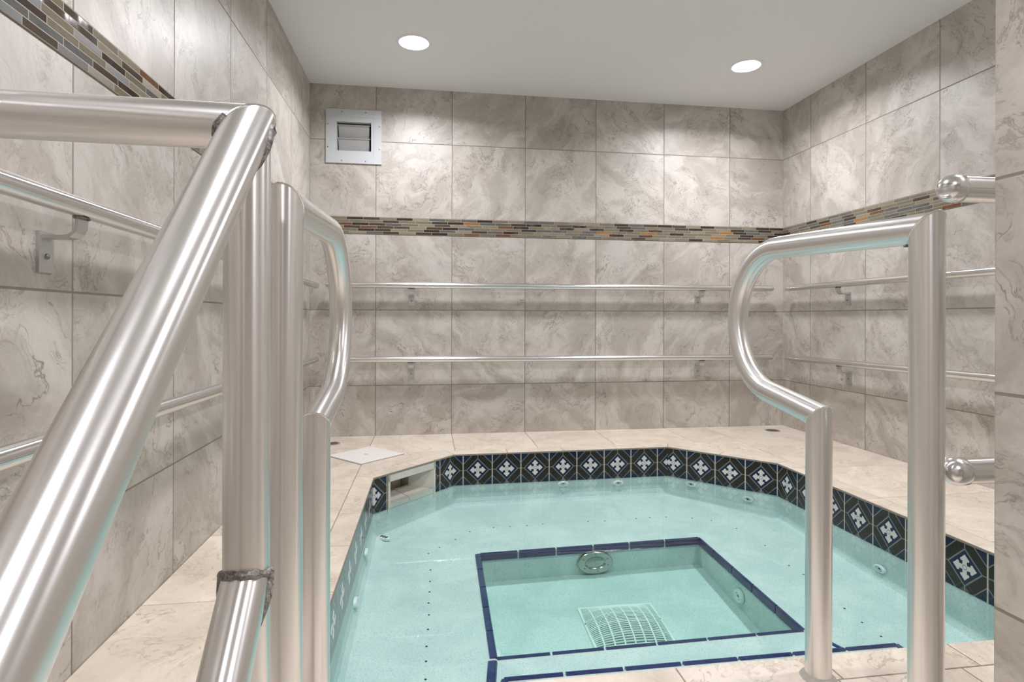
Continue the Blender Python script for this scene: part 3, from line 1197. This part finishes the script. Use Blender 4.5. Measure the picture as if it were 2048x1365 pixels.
def wall_bracket(parent, at, out, along, z):
    """bent flat bar under a rail: at = wall point (x, y), out = unit normal into the room"""
    out, along = Vector((*out, 0)), Vector((*along, 0))
    base = Vector((*at, z))
    prof = [(0.0, -0.120), (0.0, -0.054)]
    bm = bmesh.new()
    # wall plate
    w, th = 0.021, 0.006
    def P(o_, s, h): return base + out * o_ + along * s + Vector((0, 0, h))
    def bar(path, hw):
        rows = []
        for i, (o_, h) in enumerate(path):
            a = Vector(path[max(i - 1, 0)])
            b = Vector(path[min(i + 1, len(path) - 1)])
            t = (b - a).normalized()
            n = Vector((-t.y, t.x)) * th / 2
            rows.append([bm.verts.new(P(o_ + n.x, -hw, h + n.y)), bm.verts.new(P(o_ + n.x, hw, h + n.y)),
                         bm.verts.new(P(o_ - n.x, hw, h - n.y)), bm.verts.new(P(o_ - n.x, -hw, h - n.y))])
        for a, b in zip(rows, rows[1:]):
            for i in range(4): bm.faces.new((a[i], a[(i + 1) % 4], b[(i + 1) % 4], b[i]))
        bm.faces.new(rows[0])
        bm.faces.new(rows[-1])
    bar([(th / 2, -0.122), (th / 2, -0.046)], w)
    bar([(0.004, -0.056), (0.040, -0.056), (0.052, -0.054), (0.060, -0.047), (0.0645, -0.036), (0.065, -0.016)], 0.016)
    b = obj('bracket', bm, M['bracket'], parent)
    bm = bmesh.new()
    add_lathe(bm, [(0.0, 0.0105), (0.005, 0.009), (0.006, 0.005)], 14, Matrix.Translation(P(0, 0, -0.092)) @ axis_to(out))
    obj('screw', bm, M['screw'], b)
    bm = bmesh.new()
    pts = [P(STAND + 0.0075 * math.cos(a), 0.021 * math.sin(a), -0.0195) for a in [2 * PI * k / 14 for k in range(14)]]
    add_tube(bm, pts + pts[:2], 0.0024, 6, caps=False)
    obj('weld_bead', bm, M['weld'], b, True)


def wall_rail(label, p0, p1, brackets, out, along, group):
    t = thing('wall_rail', label, 'rail', (0, 0, 0), group)
    mid = (Vector(p0) + Vector(p1)) / 2
    t.location = mid
    pts, rad = rounded(Vector(p0) - mid, Vector(p1) - mid, RR)
    bm = bmesh.new()
    add_tube(bm, pts, RR, 28, radii=rad)
    obj('bar', bm, M['rail'], t, True)
    for at in brackets:
        k = (at[0] - p0[0]) / (p1[0] - p0[0]) if along[0] else (at[1] - p0[1]) / (p1[1] - p0[1])
        wall_bracket(t, (at[0] - mid.x, at[1] - mid.y), out, along, p0[2] + (p1[2] - p0[2]) * k - mid.z)
    return t


yb = YB - STAND
wall_rail('upper metal rail along the back wall, under the mosaic border', (-0.608, yb, 0.913), (2.256, yb, 0.918), [(-0.107, YB), (1.753, YB)], (0, -1), (1, 0), 'rails on the back wall')
wall_rail('lower metal rail along the back wall, nearer the deck', (-0.606, yb, 0.468), (2.252, yb, 0.464), [(-0.107, YB), (1.753, YB)], (0, -1), (1, 0), 'rails on the back wall')
xa = XL + STAND
wall_rail('upper metal rail along the left wall, with its bracket in view', (xa, -0.2, 0.931), (xa, 3.43, 0.903), [(XL, 1.175), (XL, 2.55)], (1, 0), (0, 1), 'rails on the left wall')
wall_rail('lower metal rail along the left wall, passing behind the sloping handrail', (xa, -0.2, 0.511), (xa, 3.43, 0.478), [(XL, 0.70), (XL, 2.55)], (1, 0), (0, 1), 'rails on the left wall')
xb = XR - STAND
wall_rail('upper metal rail along the right wall, behind the right grab rail', (xb, 3.44, 0.916), (xb, 0.95, 0.916), [(XR, 2.957), (XR, 1.30)], (-1, 0), (0, 1), 'rails on the right wall')
wall_rail('lower metal rail along the right wall, behind the right grab rail', (xb, 3.44, 0.466), (xb, 0.95, 0.482), [(XR, 2.95), (XR, 1.30)], (-1, 0), (0, 1), 'rails on the right wall')
yp = YP1 + 0.070
RP = 0.0205
for z, lab in ((0.921, 'short upper rail with domed end cap sticking out from behind the right partition'),
               (0.478, 'short lower rail with domed end cap sticking out from behind the right partition')):
    x0 = 0.789 if z > 0.7 else 0.797
    t = thing('wall_rail', lab, 'rail', (x0, yp, z), 'rails on the entrance partition')
    bm = bmesh.new()
    add_tube(bm, [(0.030, 0, 0), (XR - x0 - 0.18, 0, 0)], RP, 32)
    obj('bar', bm, M['rail'], t, True)
    bm = bmesh.new()
    r2 = RP + 0.0012
    add_lathe(bm, [(r2 * math.sin(a), r2 * math.cos(a)) for a in [PI / 2 * k / 10 for k in range(11)]] + [(r2, -0.010), (RP, -0.0115)], 32,
              Matrix.Translation((r2, 0, 0)) @ axis_to((-1, 0, 0)))
    obj('end_cap', bm, M['cap'], t, True)
    for bx in (0.30, 1.10):
        bm = bmesh.new()
        add_tube(bm, [(bx, 0, 0), (bx, YP1 - yp, 0)], 0.009, 14)
        add_lathe(bm, [(0.026, 0.0), (0.026, 0.005), (0.0, 0.006)], 20, Matrix.Translation((bx, YP1 - yp, 0)) @ axis_to((0, 1, 0)))
        obj('bracket', bm, M['bracket'], t, True)


# ------------------------------------------------------------------ grab rails at the pool entry
RT = 0.0242


def grab_rail(label, x, yn, yf, yc, rc=0.165, zt=0.876, base_x=0):
    t = thing('grab_rail', label, 'grab rail', (x, yn, 0), 'looped grab rails beside the steps into the water')
    f, c_, far = 0.0, yc - yn, yf - yn
    z_near, z_far = zt - 0.017, zt - 0.353
    bm = bmesh.new()
    add_tube(bm, [(0, 0, 0), (0, 0, z_near)], RT, 36, n1=(0, 1, 1))
    obj('near_post', bm, M['steel'], t, True)
    arc = [(0, c_ + rc * math.sin(a), zt - rc + rc * math.cos(a)) for a in [math.radians(168) * k / 28 for k in range(29)]]
    bm = bmesh.new()
    add_tube(bm, [(0, 0, z_near)] + arc + [(0, far, z_far)], RT, 36, n0=(0, 1, 1), n1=(0, -1, -1.2))
    obj('loop_bar', bm, M['steel'], t, True)
    bm = bmesh.new()
    add_tube(bm, [(0, far, z_far), (0, far, 0)], RT, 36, n0=(0, -1, -1.2))
    obj('far_post', bm, M['steel'], t, True)

    def miter(yy, zz, nrm, rad):
        n = Vector(nrm).normalized()
        s = Vector((1, 0, 0))
        v = n.cross(s)
        return [Vector((0, yy, zz)) + s * rad * math.cos(a) + v * rad * 1.414 * math.sin(a) for a in [2 * PI * k / 26 for k in range(26)]]
    bead('weld_bead', miter(0, z_near, (0, 1, 1), RT), t, 0.0013, mat='rail')
    bead('weld_bead', miter(far, z_far, (0, -1, -1.2), RT), t, 0.0013, mat='rail')
    bead('weld_bead', [(RT * math.sin(a) * 0.75, RT * 1.03, z_near - RT * 0.90 - 0.004 * abs(math.sin(a))) for a in [-1.2 + 0.2 * k for k in range(13)]], t, 0.0022, closed=False)
    for yy in (0, far):
        bm = bmesh.new()
        add_lathe(bm, [(RT, 0.010), (RT + 0.003, 0.006), (RT + 0.009, 0.001), (RT + 0.010, 0.0)], 32, Matrix.Translation((0, yy, 0)))
        obj('base_sealant', bm, M['sealant'], t, True)
    return t


grab_rail('looped steel grab rail standing right of the steps into the water', 0.772, 0.796, 1.046, 1.186)
grab_rail('looped steel grab rail left of the steps, just behind the sloping handrail post', -0.194, 0.812, 1.034, 1.150, zt=0.886)

# ------------------------------------------------------------------ stair handrail in the foreground
HX, HY = -0.195, 0.655
H = thing('stair_handrail', 'large welded steel handrail with post and sloping bars in the left foreground', 'handrail', (HX, HY, 0))
ZT = 0.922
SL = 0.985
ca = 1 / math.sqrt(1 + SL * SL)
sa = SL * ca
d_up = Vector((0, ca, sa))
d_left = Vector((-1, 0, 0))
low = Vector((0, -0.92, ZT - 0.92 * SL))
bm = bmesh.new()
add_tube(bm, [low, (0, 0, ZT)], RT, 40, n1=d_up + d_left)
obj('sloping_bar', bm, M['steel'], H, True)
bm = bmesh.new()
add_tube(bm, [(0, 0, ZT), (XL - HX + 0.001, 0, ZT + 0.004)], RT, 40, n0=d_up + d_left)
obj('top_bar', bm, M['steel'], H, True)
bm = bmesh.new()
add_lathe(bm, [(0.045, 0.0), (0.045, 0.006), (0.0, 0.007)], 28, Matrix.Translation((XL - HX, 0, ZT + 0.004)) @ axis_to((1, 0, 0)))
obj('wall_flange', bm, M['cap'], H, True)
bm = bmesh.new()
add_tube(bm, [(0, 0, 0), (0, 0, ZT - 0.01)], RT - 0.0006, 40)
obj('post', bm, M['steel'], H, True)
ZL = 0.437
bm = bmesh.new()
add_tube(bm, [(0, -0.80, ZL - 0.80 * 1.03), (0, 0, ZL)], RT, 40)
obj('lower_bar', bm, M['steel'], H, True)
bm = bmesh.new()
add_tube(bm, [(0, -0.74, ZS + 0.2), (0, -0.74, ZT - 0.74 * SL)], RT - 0.0006, 28)
obj('lower_post', bm, M['steel'], H, True)
pts = []
for k in range(30):                                   # where the post runs into the sloping bar
    a = 2 * PI * k / 30
    dx, dy = RT * math.cos(a), RT * math.sin(a)
    pts.append((dx, dy, ZT + dy * SL - math.sqrt(max(0, RT * RT - dx * dx)) / ca))
bead('weld_bead', pts, H, 0.0042)
n = Vector((0, -0.99, 1)).normalized()
pts = []
cl = 1 / math.sqrt(1 + 1.03 ** 2)
sl = 1.03 * cl
for k in range(30):                                   # where the lower bar runs into the post
    a = 2 * PI * k / 30
    dx, w_ = RT * 1.01 * math.cos(a), RT * 1.01 * math.sin(a)
    y_s = -math.sqrt(max(0, RT * RT - min(dx * dx, RT * RT)))
    tt = (y_s + w_ * sl) / cl
    pts.append((dx, tt * cl - w_ * sl, ZL + tt * sl + w_ * cl))
bead('weld_bead', pts, H, 0.0048)
nm = (d_up + d_left).normalized()
u_ = d_up.cross(d_left).normalized()
v_ = nm.cross(u_)
asp = 1 / abs(d_up.dot(nm))
seam = [Vector((0, 0, ZT)) + u_ * RT * math.cos(a) + v_ * RT * asp * math.sin(a) for a in [2 * PI * k / 30 for k in range(30)]]
bead('weld_bead', seam, H, 0.0011, mat='rail')
inner = sorted(seam, key=lambda q: (q - Vector((0, 0, ZT))).dot((d_left - d_up).normalized()))[-9:]
inner.sort(key=lambda q: q.dot(u_))
bead('weld_bead', inner, H, 0.0048, closed=False)
bm = bmesh.new()
add_lathe(bm, [(RT, 0.010), (RT + 0.003, 0.006), (RT + 0.009, 0.001), (RT + 0.010, 0.0)], 32)
obj('base_sealant', bm, M['sealant'], H, True)
